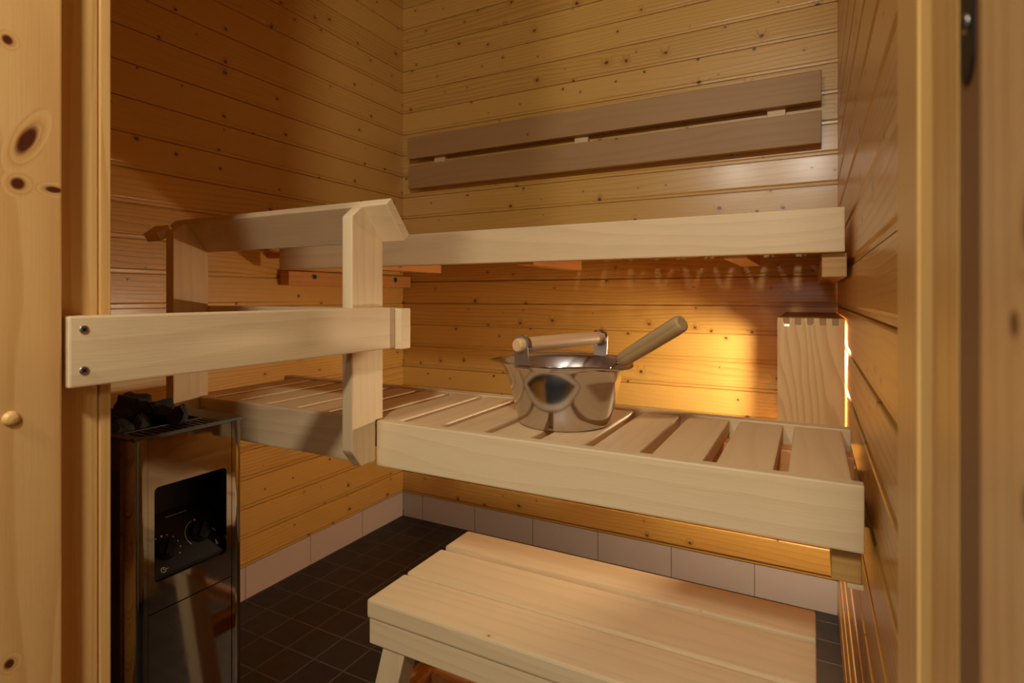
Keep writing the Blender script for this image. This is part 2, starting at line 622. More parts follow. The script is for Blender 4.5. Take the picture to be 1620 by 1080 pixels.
rp = [(-1.6125, 0.846), (-1.6080, 0.851), (-1.601, 0.8545), (-1.592, 0.857), (-1.582, 0.858), (-1.574, 0.858), (-1.569, 0.8572), (-1.5665, 0.8545)]
molding('trim_2', -1.6125, -1.5665, 0.80, rp, M['clear'], 'rounded pine jamb moulding the rail end is screwed to')
molding('trim_3', -1.5665, -1.5555, 0.80, [(-1.5665, 0.8565), (-1.5655, 0.858), (-1.5565, 0.858), (-1.5555, 0.857)], M['clear'], 'narrow pine strip on the inner edge of the left jamb')
slab('trim_4', (0.80, 1.62, -1.72, YF, 1.99, ZC), M['clear'], 'pine head piece over the doorway', 'trim', 'x', 0.002)

# door frame: right side, a stepped profile close to the lens
molding('trim_5', -1.5545, -1.6150, 1.66, [(-1.5545, 1.5670), (-1.6140, 1.5670), (-1.6150, 1.5680)], M['clear'], 'brown-lit right jamb lining')
molding('trim_6', -1.6150, -1.6670, 1.66, [(-1.6150, 1.5680), (-1.6235, 1.5705), (-1.6662, 1.5705), (-1.6670, 1.5712)], M['clear'], 'pale flat rebate strip of the right jamb beside the brown groove strip')
t7 = molding('trim_7', -1.6670, -1.7153, 1.66, [(-1.6670, 1.5708), (-1.7153, 1.5708)], M['groove_shade'], 'brown strip painted as the shaded groove of the right jamb with a black strike plate')
molding('trim_8', -1.7153, -1.84, 1.66, [(-1.7153, 1.5670), (-1.7160, 1.5660), (-1.84, 1.5660)], M['casing_right'], 'knotty pine casing at the right edge of the doorway', False)

# strike plate on the strip
cy, zb_, hw = -1.6800, 0.9930, 0.0075
pts = [(cy + hw * math.cos(a), zb_ + hw + hw * math.sin(a)) for a in [PI + PI * k / 12 for k in range(13)]]
pts += [(cy + hw * math.cos(a), 1.13 + hw * math.sin(a)) for a in [PI * k / 12 for k in range(13)]]
bm = prism_bm(pts, 'x', 1.5700, 1.5712)
sp = link('strike_plate', bm, M['black'], t7)
sp['label'] = 'black strike plate with rounded end'
screw('screw', (1.5700, cy, 1.011), 'x', -1, 0.0030, M['screw'], sp, 0.0006)


# ------------------------------------------------------------------ upper bench
ub = empty('upper_bench', (0.83, -0.35, 0.9651), 'high upper bench with a pale front board under the backrest', 'bench')
board('front_board', (0.0873, 1.5825, -0.7000, -0.6760, 1.0106, 1.0932), 'x', M['bench'], ub, 0.003)
x = 1.5035
sl = None
n = 0
while x > 0.06:
    if sl is None:
        sl = board('slat', (x, x + 0.0695, -0.6740, -0.030, 1.0680, 1.0900), 'y', M['slat'], ub, 0.003)
        base = sl.location.copy()
    else:
        c = sl.copy()
        COL.objects.link(c)
        c.location = base + Vector((-0.0853 * n, 0, 0))
    n += 1
    x -= 0.0853
for xb in (0.400, 0.895, 1.370):
    board('batten', (xb, xb + 0.045, -0.6740, -0.3520, 1.005, 1.068), 'y', M['joist'], ub)
board('cross_beam', (0.002, 1.5800, -0.3500, -0.3200, 1.0400, 1.068), 'x', M['joist'], ub)
board('cross_beam', (0.002, 1.5800, -0.1000, -0.0600, 1.0520, 1.068), 'x', M['joist'], ub)
board('cross_beam', (0.002, 1.5800, -0.6740, -0.6450, 1.0500, 1.068), 'x', M['joist'], ub)
j = board('joist', (1.5454, 1.5864, -0.6800, -0.002, 0.9651, 1.0104), 'y', M['beam'], ub, 0.0025)
cl = board('wall_cleat', (0.001, 0.0450, -0.6280, -0.004, 0.9645, 1.0104), 'y', M['joist'], ub, 0.0025)
for yb in (-0.5235, -0.1050):
    c = Vector((0.0452, yb, 0.9945))
    bm = rod_bm(c, c + Vector((0.0018, 0, 0)), [(0, 0.011), (0.8, 0.011), (1, 0.0100)], 28)
    bolt = link('bolt', bm, M['screw'], cl)
    bm = rod_bm(c + Vector((0.0018, 0, 0)), c + Vector((0.007, 0, 0)), [(0, 0.0068), (0.85, 0.0068), (1, 0.0058)], 6)
    for f in bm.faces:
        f.smooth = False
    link('bolt_head', bm, M['darksteel'], bolt)

# ------------------------------------------------------------------ backrest
br = empty('backrest', (0.81, -0.025, 1.37), 'two-plank brown backrest on the back wall over the upper bench', 'backrest')
board('plank', (0.0625, 1.5536, -0.0480, -0.0220, 1.4900, 1.5790), 'x', M['backrest'], br, 0.003)
board('plank', (0.0650, 1.5536, -0.0480, -0.0220, 1.3690, 1.4630), 'x', M['backrest'], br, 0.003)
for xb in (0.178, 0.786, 1.409):
    board('batten', (xb, xb + 0.050, -0.0220, -0.001, 1.378, 1.572), 'z', M['slat'], br, 0.0015)

# ------------------------------------------------------------------ lower bench
lb = empty('lower_bench', (0.93, -0.97, 0.59), 'low slatted bench carrying the steel bucket', 'bench')
ZB = 0.713
board('front_board', (0.8585, 1.5825, -1.1342, -1.1150, 0.6345, ZB), 'x', M['bench'], lb, 0.0025)
board('front_board', (0.3420, 0.8350, -1.1342, -1.1150, 0.6345, ZB), 'x', M['bench'], lb, 0.0025)
sl = None
for k in range(15):
    if sl is None:
        sl = board('slat', (1.5026, 1.5715, -1.1140, -0.8285, ZB - 0.026, ZB - 0.002), 'y', M['slat'], lb, 0.003)
        base = sl.location.copy()
    else:
        c = sl.copy()
        COL.objects.link(c)
        c.location = base + Vector((-0.0853 * k, 0, 0))
board('back_rail', (0.2600, 1.5850, -0.8270, -0.8020, 0.650, ZB), 'x', M['bench'], lb, 0.002)
board('cross_beam', (0.3100, 1.5855, -1.0700, -1.0300, 0.6450, ZB - 0.0265), 'x', M['joist'], lb)
board('cross_beam', (0.3100, 1.5855, -0.9000, -0.8600, 0.6450, ZB - 0.0265), 'x', M['joist'], lb)
board('joist', (1.5498, 1.5810, -1.1145, -0.8000, 0.5900, 0.6450), 'y', M['beam'], lb, 0.0025)
board('wall_cleat', (1.5812, 1.5940, -0.9300, -0.8000, 0.5950, 0.6440), 'y', M['joist'], lb, 0.0015)
board('shim', (1.5660, 1.5830, -1.1130, -1.0700, 0.5835, 0.5898), 'y', M['bench'], lb, 0.0006)
board('leg', (0.3150, 0.3550, -1.0700, -1.0300, 0.001, 0.6450), 'z', M['joist'], lb)

# ------------------------------------------------------------------ lamp guard under the upper bench, and the lamp in it
lg = empty('lamp_guard', (1.525, -0.24, 0.60), 'upright pine lamp guard with finger joints in the right corner', 'lamp guard')
GX0, GX1, GY, GZ = 1.4615, 1.5905, -0.5150, 0.8820
# front panel with comb teeth along its top
nt_, gw = 5, (GX1 - GX0)
teeth = []
pw = gw / 11.0
pts = [(GX0, 0.62), (GX1, 0.62)]
tops = []
for i in range(11):
    hi = GZ if i % 2 == 0 else GZ - (0.0185 if i == 1 else 0.0149)
    a, b_ = GX0 + pw * i, GX0 + pw * (i + 1)
    tops += [(a, hi), (b_, hi)]
pts += tops[::-1]
bm = prism_bm(pts, 'y', GY, GY + 0.016)
uv_box(bm, 'z')
link('front_panel', bm, M['guard'], lg)
# top panel, its fingers fill the notches
pts = [(GX0, -0.002), (GX0, GY + 0.016)]
for i in range(11):
    if i % 2:
        a, b_ = GX0 + pw * i + 0.0006, GX0 + pw * (i + 1) - 0.0006
        if i == 1:
            a += 0.0045
        pts += [(a, GY + 0.016), (a, GY + 0.0008), (b_, GY + 0.0008), (b_, GY + 0.016)]
pts += [(GX1, GY + 0.016), (GX1, -0.002)]
bm = prism_bm(pts, 'z', GZ - 0.0145, GZ)
uv_box(bm, 'y')
link('top_panel', bm, M['backrest'], lg)
board('added_side_baffle', (GX0, GX0 + 0.014, -0.185, -0.002, 0.62, GZ - 0.0147), 'z', M['guard'], lg, 0.001)  # unseen board, sized to shade the back wall beside the guard
board('added_side_baffle', (GX0, GX0 + 0.014, -0.4985, -0.1855, 0.803, GZ - 0.0147), 'y', M['guard'], lg, 0.001)  # hidden upper strip, added to cut off the lamp's light higher up
board('mounting_strip', (1.5600, XW - 0.0005, -0.022, -0.002, 0.64, 0.70), 'z', M['joist'], lg, 0.001)
# small wall lamp in the guard
wl = empty('wall_lamp', (XW - 0.004, -0.320, 0.785), 'lit lamp hidden behind the pine lamp guard', 'lamp')
bm = rod_bm((XW - 0.0015, -0.320, 0.785), (XW - 0.018, -0.320, 0.785), [(0, 0.032), (0.7, 0.032), (1, 0.022)], 28)
link('lamp_base', bm, M['porcelain'], wl)
bm = rod_bm((XW - 0.018, -0.320, 0.785), (XW - 0.074, -0.320, 0.785),
            [(0, 0.012), (0.2, 0.014), (0.45, 0.022), (0.65, 0.025), (0.85, 0.020), (0.96, 0.010), (1.0, 0.003)], 28)
link('bulb', bm, M['bulb'], wl)

# ------------------------------------------------------------------ guard rail around the heater
gr = empty('heater_guard_rail', (0.62, -1.30, 0.642), 'pale wooden guard rail with a tilted cap around the heater', 'guard rail')
PY0, PY1 = -1.1924, -1.1162


def post(x0, x1):
    pts = [(PY0, 0.672), (PY0 + 0.004, 0.6655), (PY0 + 0.012, 0.656), (PY0 + 0.022, 0.6425), (-1.1350, 0.6425), (-1.1350, 0.7135),
           (PY1, 0.7135), (PY1, 1.0345), (-1.1640, 1.0812), (-1.1700, 1.0812), (PY0, 1.0625)]
    # gable: ridge near the middle of the wide face
    bm = prism_bm(pts, 'x', x0, x1, 0.0022)
    uv_box(bm, 'z')
    return link('post', bm, M['bench'], gr)


post(0.8355, 0.8580)
post(0.3400, 0.3660)
# cap plank: high near edge, sloping down towards the benches
ridge = (-1.1700, 1.0965)
low = (-1.1100, 1.0250)
th = 0.0185
d = Vector((low[0] - ridge[0], low[1] - ridge[1])).normalized()
nrm = Vector((d.y, -d.x))        # points down / towards the posts
if nrm.y > 0:
    nrm = -nrm
q0 = Vector((-1.1655, 1.0825))
q1 = q0 + d * 0.0760
pts = [tuple(q0), tuple(q1), tuple(q1 - nrm * th), tuple(q0 - nrm * th)]
prism('cap_plank', pts, 'x', 0.3080, 0.9070, 'x', M['bench'], gr, 0.0018)
pts = [(-1.2100, 1.0600), (-1.1860, 1.0790), (-1.1800, 1.0600), (-1.2000, 1.0440)]
prism('cap_block', pts, 'x', 0.2900, 0.3390, 'x', M['bench'], gr, 0.001)
rl = board('side_rail', (0.8585, 0.8860, -1.6075, -1.1180, 0.8390, 0.9100), 'y', M['bench'], gr, 0.0022)
for zz in (0.8965, 0.8555):
    screw('screw', (0.8860, -1.5945, zz), 'x', 1, 0.0042, M['screw'], rl)
board('cross_rail', (0.3000, 0.8990, PY1 + 0.0002, PY1 + 0.0262, 0.8370, 0.9085), 'x', M['bench'], gr, 0.0022)

# ------------------------------------------------------------------ sauna heater
ht = empty('sauna_heater', (0.47, -1.31, 0.0), 'polished steel electric sauna heater with two black dials', 'heater')
HX0, HX1, HY0, HY1, HZ = 0.330, 0.620, -1.4105, -1.2145, 0.7120
HB = 0.05
FXP = HX1
# outer case: dark sides with rounded polished corner columns at the front
pts = [(HX0, HY0), (HX1 - 0.028, HY0), (HX1 - 0.028, HY0 + 0.024), (HX1 - 0.066, HY0 + 0.024),
       (HX1 - 0.066, HY1 - 0.024), (HX1 - 0.028, HY1 - 0.024), (HX1 - 0.028, HY1), (HX0, HY1)]
bm = prism_bm(pts, 'z', HB, HZ - 0.0525)
link('case', bm, M['case'], ht)


def corner(ys, sgn):
    # quarter-round column: from the front face round to the side
    R_ = 0.020
    inn = ys - sgn * 0.026
    p = [(HX1 - 0.0275, inn), (HX1, inn), (HX1, ys - sgn * R_)]
    for k in range(1, 29):
        a = PI / 2 * k / 28
        p.append((HX1 - R_ + R_ * math.cos(a), ys - sgn * R_ + sgn * R_ * math.sin(a)))
    p.append((HX1 - 0.0275, ys))
    bm = prism_bm(p, 'z', HB, HZ - 0.004)
    o = link('corner_column', bm, M['chrome'], ht)
    return o


corner(HY0, -1)
corner(HY1, 1)
FY0, FY1 = HY0 + 0.0268, HY1 - 0.0268
ZW0, ZW1 = 0.4790, 0.6290            # control window
ZS = 0.4330                          # seam under the window
# front panel with rounded window cut out (ring of quads between outer rectangle and rounded window)
def window_panel():
    bm = bmesh.new()
    cy, cz = (FY0 + FY1) / 2, (ZW0 + ZW1) / 2
    hw_, hh = (FY1 - FY0) / 2 - 0.0095, (ZW1 - ZW0) / 2
    r = 0.007
    inner = []
    outer = []
    for (sy, sz) in ((1, 1), (-1, 1), (-1, -1), (1, -1)):
        a0 = {(1, 1): 0, (-1, 1): PI / 2, (-1, -1): PI, (1, -1): 3 * PI / 2}[(sy, sz)]
        for k in range(7):
            a = a0 + PI / 2 * k / 6
            inner.append((cy + sy * (hw_ - r) + r * math.cos(a), cz + sz * (hh - r) + r * math.sin(a)))
            outer.append((FY1 if sy > 0 else FY0, (HZ - 0.006) if sz > 0 else ZS + 0.0008))
    n = len(inner)
    iv = [bm.verts.new((FXP - 0.0006, y, z)) for y, z in inner]
    ib = [bm.verts.new((FXP - 0.004, y, z)) for y, z in inner]
    co = {}
    ov = []
    for y, z in outer:
        if (y, z) not in co:
            co[(y, z)] = bm.verts.new((FXP - 0.0006, y, z))
        ov.append(co[(y, z)])
    for i in range(n):
        j_ = (i + 1) % n
        if ov[i] is ov[j_]:
            bm.faces.new((iv[i], iv[j_], ov[i]))
        else:
            bm.faces.new((iv[i], iv[j_], ov[j_], ov[i]))
        bm.faces.new((ib[i], ib[j_], iv[j_], iv[i]))
    bmesh.ops.recalc_face_normals(bm, faces=bm.faces)
    return bm, inner


bm, inner = window_panel()
fp = link('front_panel', bm, M['chrome'], ht)
board('lower_panel', (HX1 - 0.0275, HX1 - 0.0006, FY0, FY1, HB, ZS - 0.0008), 'z', M['chrome'], ht, 0.0006)
# recess: open box behind the window
bm = bmesh.new()
deep = 0.062
fr_ = [bm.verts.new((FXP - 0.0041, y, z)) for y, z in inner]
bk = [bm.verts.new((FXP - deep, y, z)) for y, z in inner]
n = len(inner)
for i in range(n):
    bm.faces.new((fr_[i], fr_[(i + 1) % n], bk[(i + 1) % n], bk[i]))
bm.faces.new(bk)
bmesh.ops.recalc_face_normals(bm, faces=bm.faces)
bmesh.ops.reverse_faces(bm, faces=bm.faces)
rc = link('control_recess', bm, M['black'], ht)
# sloped control panel in the recess (bottom front to mid back)
iy0, iy1 = FY0 + 0.0105, FY1 - 0.0105
A = Vector((FXP - 0.006, 0, ZW0 + 0.006))
B = Vector((FXP - deep + 0.002, 0, ZW0 + 0.0850))
pts = [(A.x, ZW0 + 0.001), (A.x, A.z), (B.x, B.z), (B.x, ZW0 + 0.001)]
cp = link('control_panel', prism_bm(pts, 'y', iy0, iy1), M['black'], rc)
slope = (B - A).normalized()
up = Vector((0, 1, 0)).cross(slope)
if up.x < 0:
    up = -up


def on_panel(y, s):
    return A + slope * s + Vector((0, y, 0))


plen = (B - A).length
W_ = iy1 - iy0
for (fy, s, big) in ((0.26, 0.036, False), (0.75, 0.043, True)):
    c = on_panel(iy0 + W_ * fy, s)
    bm = rod_bm(c, c + up * 0.009, [(0, 0.0172), (0.15, 0.0172), (0.25, 0.0158), (0.9, 0.0148), (1, 0.0135)], 32)
    dl = link('dial', bm, M['black'], ht)
    # grip bar on the dial
    g = c + up * 0.0090
    bm = bmesh.new()
    bar = []
    ang = math.radians(35)
    e1 = (slope * math.cos(ang) + Vector((0, 1, 0)) * math.sin(ang))
    e2 = up.cross(e1)
    vs = []
    for h_, f_ in ((0, 1.0), (0.006, 0.75)):
        for s1, s2 in ((-1, -1), (1, -1), (1, 1), (-1, 1)):
            vs.append(bm.verts.new(g + up * h_ + e1 * s1 * 0.0130 + e2 * s2 * 0.0045 * f_))
    for q in ((3, 2, 1, 0), (4, 5, 6, 7), (0, 1, 5, 4), (1, 2, 6, 5), (2, 3, 7, 6), (3, 0, 4, 7)):
        bm.faces.new([vs[i] for i in q])
    bmesh.ops.recalc_face_normals(bm, faces=bm.faces)
    link('grip', bm, M['black'], dl)
    # white pointer dot
    pd = c + up * 0.0006 + slope * 0.0225
    link('pointer_dot', rod_bm(pd - up * 0.0004, pd + up * 0.0004, [(0, 0.0017), (1, 0.0017)], 14), M['mark'], dl)
    # printed scale around the dial
    bm = bmesh.new()
    if big:
        arcs = [(a, a + 0.10) for a in [0.25 + 0.10 * k for k in range(20)]]
        rr0, rr1 = 0.0230, 0.0238
    else:
        arcs = [(a - 0.05, a + 0.05) for a in [-2.2, -1.75, -1.3, -0.85, -0.4, 0.4, 0.85, 1.3]]
        rr0, rr1 = 0.0225, 0.0240
    for a0, a1 in arcs:
        q = []
        for (a, r) in ((a0, rr0), (a1, rr0), (a1, rr1), (a0, rr1)):
            q.append(bm.verts.new(c + up * 0.0004 + slope * (r * math.cos(a)) + Vector((0, -1, 0)) * (r * math.sin(a))))
        bm.faces.new(q)
    r2 = bmesh.ops.extrude_face_region(bm, geom=list(bm.faces))
    bmesh.ops.translate(bm, vec=-up * 0.0003, verts=[v for v in r2['geom'] if isinstance(v, bmesh.types.BMVert)])
    bmesh.ops.recalc_face_normals(bm, faces=bm.faces)
    link('dial_scale', bm, M['mark'], cp)


def mark(y, s, wy, ws, mat):
    c = on_panel(iy0 + W_ * y, s) + up * 0.0004
    bm = bmesh.new()
    q = [bm.verts.new(c + slope * a * ws + Vector((0, b_ * wy, 0))) for a, b_ in ((-.5, -.5), (-.5, .5), (.5, .5), (.5, -.5))]
    bm.faces.new(q)
    r2 = bmesh.ops.extrude_face_region(bm, geom=list(bm.faces))
    bmesh.ops.translate(bm, vec=-up * 0.0003, verts=[v for v in r2['geom'] if isinstance(v, bmesh.types.BMVert)])
    bmesh.ops.recalc_face_normals(bm, faces=bm.faces)
    return bm


# a faint printed line (illegible in the photograph) made of short dashes, and small pictograms
bm = bmesh.new()
for k in range(11):
    b2 = mark(0.40 + 0.028 * k, 0.0860, 0.0022 if k % 3 else 0.0014, 0.0011, None)
    tmp = bpy.data.meshes.new('tmp')
    b2.to_mesh(tmp)
    b2.free()
    bm.from_mesh(tmp)
    bpy.data.meshes.remove(tmp)
link('caption_line', bm, M['mark'], cp)
# clock pictogram: ring and two hands
bm = bmesh.new()
c = on_panel(iy0 + W_ * 0.15, 0.0065) + up * 0.0005
def flat_ring(bm, c, r0, r1, n=24):
    a_ = [bm.verts.new(c + slope * r0 * math.cos(2 * PI * k / n) + Vector((0, r0 * math.sin(2 * PI * k / n), 0))) for k in range(n)]
    b_ = [bm.verts.new(c + slope * r1 * math.cos(2 * PI * k / n) + Vector((0, r1 * math.sin(2 * PI * k / n), 0))) for k in range(n)]
    for k in range(n):
        bm.faces.new((a_[k], a_[(k + 1) % n], b_[(k + 1) % n], b_[k]))
def flat_quad(bm, c, dy, ds):
    bm.faces.new([bm.verts.new(c + slope * a * ds + Vector((0, b_ * dy, 0))) for a, b_ in ((-.5, -.5), (-.5, .5), (.5, .5), (.5, -.5))])
flat_ring(bm, c, 0.0034, 0.0041)
flat_quad(bm, c + slope * 0.0012, 0.0006, 0.0024)
flat_quad(bm, c + Vector((0, 0.001, 0)), 0.002, 0.0006)
flat_quad(bm, c + Vector((0, 0.0065, 0.0)), 0.0024, 0.0008)
link('clock_symbol', bm, M['mark'], cp)
# thermometer pictogram
bm = bmesh.new()
c = on_panel(iy0 + W_ * 0.93, 0.0140) + up * 0.0005
flat_ring(bm, c, 0.0010, 0.0022, 16)
flat_quad(bm, c + slope * 0.0040, 0.0022, 0.0050)
link('thermometer_symbol', bm, M['mark'], cp)
bm = bmesh.new()
for dy, ds in ((0.955, 0.0380), (0.965, 0.0355), (0.945, 0.0405)):
    flat_quad(bm, on_panel(iy0 + W_ * dy, ds) + up * 0.0005, 0.0022, 0.0014)
link('flame_symbol', bm, M['mark'], cp)
# a thin bright edge line on the right of the sloped panel
bm = bmesh.new()
flat_quad(bm, on_panel(iy1 - 0.0008, plen * 0.5) + up * 0.0005, 0.0008, plen * 0.97)
link('panel_edge', bm, M['darksteel'], cp)

# top grille: rim frame with slots at the front and an open basket
GT = HZ
bmf = bmesh.new()
def add_box(bm, b6):
    r = bmesh.ops.create_cube(bm, size=1.0)
    x0, x1, y0, y1, z0, z1 = b6
    for v in r['verts']:
        v.co = Vector(((x0 + x1) / 2 + v.co.x * (x1 - x0), (y0 + y1) / 2 + v.co.y * (y1 - y0), (z0 + z1) / 2 + v.co.z * (z1 - z0)))
add_box(bmf, (HX1 - 0.006, HX1 - 0.001, HY0 + 0.006, HY1 - 0.004, GT - 0.0057, GT))          # front lip
add_box(bmf, (HX1 - 0.028, HX1 - 0.006, HY1 - 0.0450, HY1 - 0.001, GT - 0.0035, GT))
add_box(bmf, (HX1 - 0.028, HX1 - 0.006, HY0 + 0.001, HY0 + 0.020, GT - 0.0035, GT))
add_box(bmf, (HX0, HX1 - 0.028, HY1 - 0.0450, HY1, GT - 0.052, GT))                          # far rim
add_box(bmf, (HX0, HX1 - 0.028, HY0, HY0 + 0.020, GT - 0.052, GT))                          # near rim
add_box(bmf, (HX0, HX0 + 0.020, HY0 + 0.020, HY1 - 0.045, GT - 0.052, GT))
add_box(bmf, (HX1 - 0.058, HX1 - 0.054, HY0 + 0.020, HY1 - 0.045, GT - 0.012, GT + 0.001))   # inner bar
yy = HY0 + 0.0275
while yy < HY1 - 0.05:
    add_box(bmf, (HX1 - 0.054, HX1 - 0.006, yy, yy + 0.0055, GT - 0.0050, GT - 0.0005))
    yy += 0.0115
link('top_grille', bmf, M['darksteel'], ht)
bm = box_bm(HX0 + 0.02, HX1 - 0.006, HY0 + 0.02, HY1 - 0.045, HZ - 0.0515, HZ - 0.0475, 0)
link('stone_bed', bm, M['black'], ht)
for fx in (HX0 + 0.03, HX1 - 0.05):
    for fy in (HY0 + 0.03, HY1 - 0.03):
        link('foot', rod_bm((fx, fy, 0.001), (fx, fy, HB), [(0, 0.014), (1, 0.014)], 16), M['darksteel'], ht)


# stones
def stone_bm(c, size, seed, peak=None):
    rnd = random.Random(seed)
    bm = bmesh.new()
    bmesh.ops.create_icosphere(bm, subdivisions=3, radius=1.0)
    # chip flat facets off an ellipsoid so the stone is angular
    planes = []
    for _ in range(17):
        n_ = Vector((rnd.gauss(0, 1), rnd.gauss(0, 1), rnd.gauss(0, 1))).normalized()
        planes.append((n_, rnd.uniform(0.56, 0.86)))
    for v in bm.verts:
        p = v.co.copy()
        for n_, dd in planes:
            s = p.dot(n_)
            if s > dd:
                p -= n_ * (s - dd)
        v.co = Vector((p.x * size[0], p.y * size[1], p.z * size[2])) * (1 + 0.045 * rnd.uniform(-1, 1))
        if peak:
            v.co.z += max(0.0, v.co.z / size[2]) ** 2 * peak
    bmesh.ops.rotate(bm, matrix=Matrix.Rotation(rnd.uniform(0, 6), 3, 'Z'), verts=bm.verts)
    bmesh.ops.translate(bm, vec=c, verts=bm.verts)
    bm.normal_update()
    return bm


named = [((0.462, -1.318, 0.731), (0.040, 0.034, 0.028), 3, 0.014, 'tallest pointed black stone on top of the heater'),
         ((0.516, -1.306, 0.727), (0.034, 0.030, 0.026), 5, 0.006, 'rounded black stone in the middle of the heater top'),
         ((0.560, -1.300, 0.716), (0.022, 0.022, 0.022), 8, 0.020, 'small peaked black stone nearest the heater front grille')]
for c, s, sd, pk, lab in named:
    o = link('heater_stone', stone_bm(c, s, sd, pk), M['stone'], None)
    tag(o, lab, 'stone', 'stones heaped in the heater')
rs = random.Random(21)
rest = [(0.386, -1.300), (0.392, -1.350), (0.412, -1.292), (0.416, -1.352), (0.452, -1.368), (0.496, -1.358), (0.534, -1.350), (0.420, -1.380), (0.540, -1.378), (0.500, -1.384)]
for i, (sx, sy) in enumerate(rest):
    o = link('heater_stone', stone_bm((sx, sy, 0.706 + rs.uniform(-0.006, 0.012)), (rs.uniform(0.026, 0.032), rs.uniform(0.022, 0.028), rs.uniform(0.024, 0.030)), 40 + i), M['stone'], None)
    tag(o, 'low black stone sunk among the others in the heater', 'stone', 'stones heaped in the heater')

# ------------------------------------------------------------------ bucket
BC = Vector((1.1500, -0.9850, ZB - 0.0015))
bk_ = empty('sauna_bucket', BC, 'brushed steel bucket with a wooden handle on the lower bench', 'bucket')
HBK = 0.1090
SP1 = math.atan2(-1.0144 + 0.985, 1.0151 - 1.150)        # spout to the left
SP2 = math.atan2(-1.0361 + 0.985, 1.2892 - 1.150)        # spout to the right
bm = bmesh.new()
segs = 96
prof = [(0.0, 0.0), (0.060, 0.0), (0.0755, 0.0008), (0.0790, 0.004), (0.0835, 0.022), (0.0900, 0.050), (0.0965, 0.077), (0.1025, 0.098),
        ('lip1', HBK - 0.0045), ('lip2', HBK), ('lip3', HBK + 0.0010), (0.1025, 0.1010), (0.0950, 0.077), (0.0885, 0.050), (0.0820, 0.022), (0.0775, 0.0055), (0.060, 0.003), (0.0, 0.003)]
rings = []
for r, z in prof:
    ring = []
    for k in range(segs):
        a = 2 * PI * k / segs
        sp_ = 0.0
        for s_ in (SP1, SP2):
            dd = math.atan2(math.sin(a - s_), math.cos(a - s_))
            sp_ = max(sp_, math.exp(-(dd / 0.30) ** 2))
        if r == 0.0:
            rr = 0.0004
        elif r == 'lip1':
            rr = 0.1085 + 0.011 * sp_
        elif r == 'lip2':
            rr = 0.1170 + 0.0190 * sp_
        elif r == 'lip3':
            rr = 0.1145 + 0.0185 * sp_
        else:
            rr = r + (0.006 * sp_ if z > 0.09 else 0.0)
        zz = z - (0.0045 * sp_ if isinstance(r, str) else 0.0)
        ring.append(bm.verts.new((BC.x + rr * math.cos(a), BC.y + rr * math.sin(a), BC.z + zz)))
    rings.append(ring)
for i in range(len(rings) - 1):
    for k in range(segs):
        f = bm.faces.new((rings[i][k], rings[i][(k + 1) % segs], rings[i + 1][(k + 1) % segs], rings[i + 1][k]))
        f.smooth = True
bmesh.ops.remove_doubles(bm, verts=bm.verts, dist=0.0002)
bmesh.ops.recalc_face_normals(bm, faces=bm.faces)
for f in bm.faces:
    cc = f.calc_center_median()
    if f.normal.dot(Vector((BC.x - cc.x, BC.y - cc.y, 0)).normalized()) > 0.3 or (f.normal.z > 0.7 and cc.z < BC.z + 0.02):
        f.material_index = 1
link('body', bm, [M['steel'], M['steel_inner']], bk_)
# handle and its two lugs
hd = Vector((0.067, 0.256, 0)).normalized()
hn = Vector((-hd.y, hd.x, 0))
HZB = 0.8520
for sgn in (-1, 1):
    c = Vector((BC.x, BC.y, 0)) + hd * (0.1120 * sgn)
    # lug: strap rising from the rim with a round eye for the rod
    out = []
    for k in range(17):
        a = -0.15 + (PI + 0.30) * k / 16
        out.append((0.0150 * math.cos(a), HZB + 0.0150 * math.sin(a)))
    poly = [(0.0140, BC.z + 0.1035), ] + out + [(-0.0140, BC.z + 0.1035)]
    bm = bmesh.new()
    fr_, bk2 = [], []
    for p, z in poly:
        lean = (z - HZB) * 0.06 * sgn
        q = c + hn * p + hd * (lean * 1.0)
        fr_.append(bm.verts.new((q.x, q.y, z)))
        q2 = q + hd * (0.0022 * sgn)
        bk2.append(bm.verts.new((q2.x, q2.y, z)))
    n = len(poly)
    bm.faces.new(fr_)
    bm.faces.new(bk2[::-1])
    for i in range(n):
        bm.faces.new((fr_[i], fr_[(i + 1) % n], bk2[(i + 1) % n], bk2[i]))
    bmesh.ops.recalc_face_normals(bm, faces=bm.faces)
    lug = link('handle_lug', bm, M['lug'], bk_)
    # rolled ring around the rod
    bm = bmesh.new()
    rr_ = []
    for (rad, off) in ((0.0125, 0.0), (0.0155, 0.0005), (0.0155, 0.0075), (0.0125, 0.0080)):
        cc = Vector((c.x, c.y, HZB)) - hd * (sgn * off)
        rr_.append([bm.verts.new(cc + hn * rad * math.cos(2 * PI * k / 28) + Vector((0, 0, rad * math.sin(2 * PI * k / 28)))) for k in range(28)])
    for i in range(4):
        for k in range(28):
            bm.faces.new((rr_[i][k], rr_[i][(k + 1) % 28], rr_[(i + 1) % 4][(k + 1) % 28], rr_[(i + 1) % 4][k]))
    bmesh.ops.recalc_face_normals(bm, faces=bm.faces)
    link('eye_ring', bm, M['steel'], lug)
c0 = Vector((BC.x, BC.y, HZB))
e0, e1_ = c0 - hd * 0.124, c0 + hd * 0.120
bm = rod_bm(e0, e1_, [(0, 0.0085), (0.012, 0.0110), (0.05, 0.0115), (0.3, 0.0120), (0.5, 0.0122), (0.7, 0.0120), (0.95, 0.0115), (0.99, 0.0110), (1, 0.009)], 28)
link('handle', bm, M['handle'], bk_)

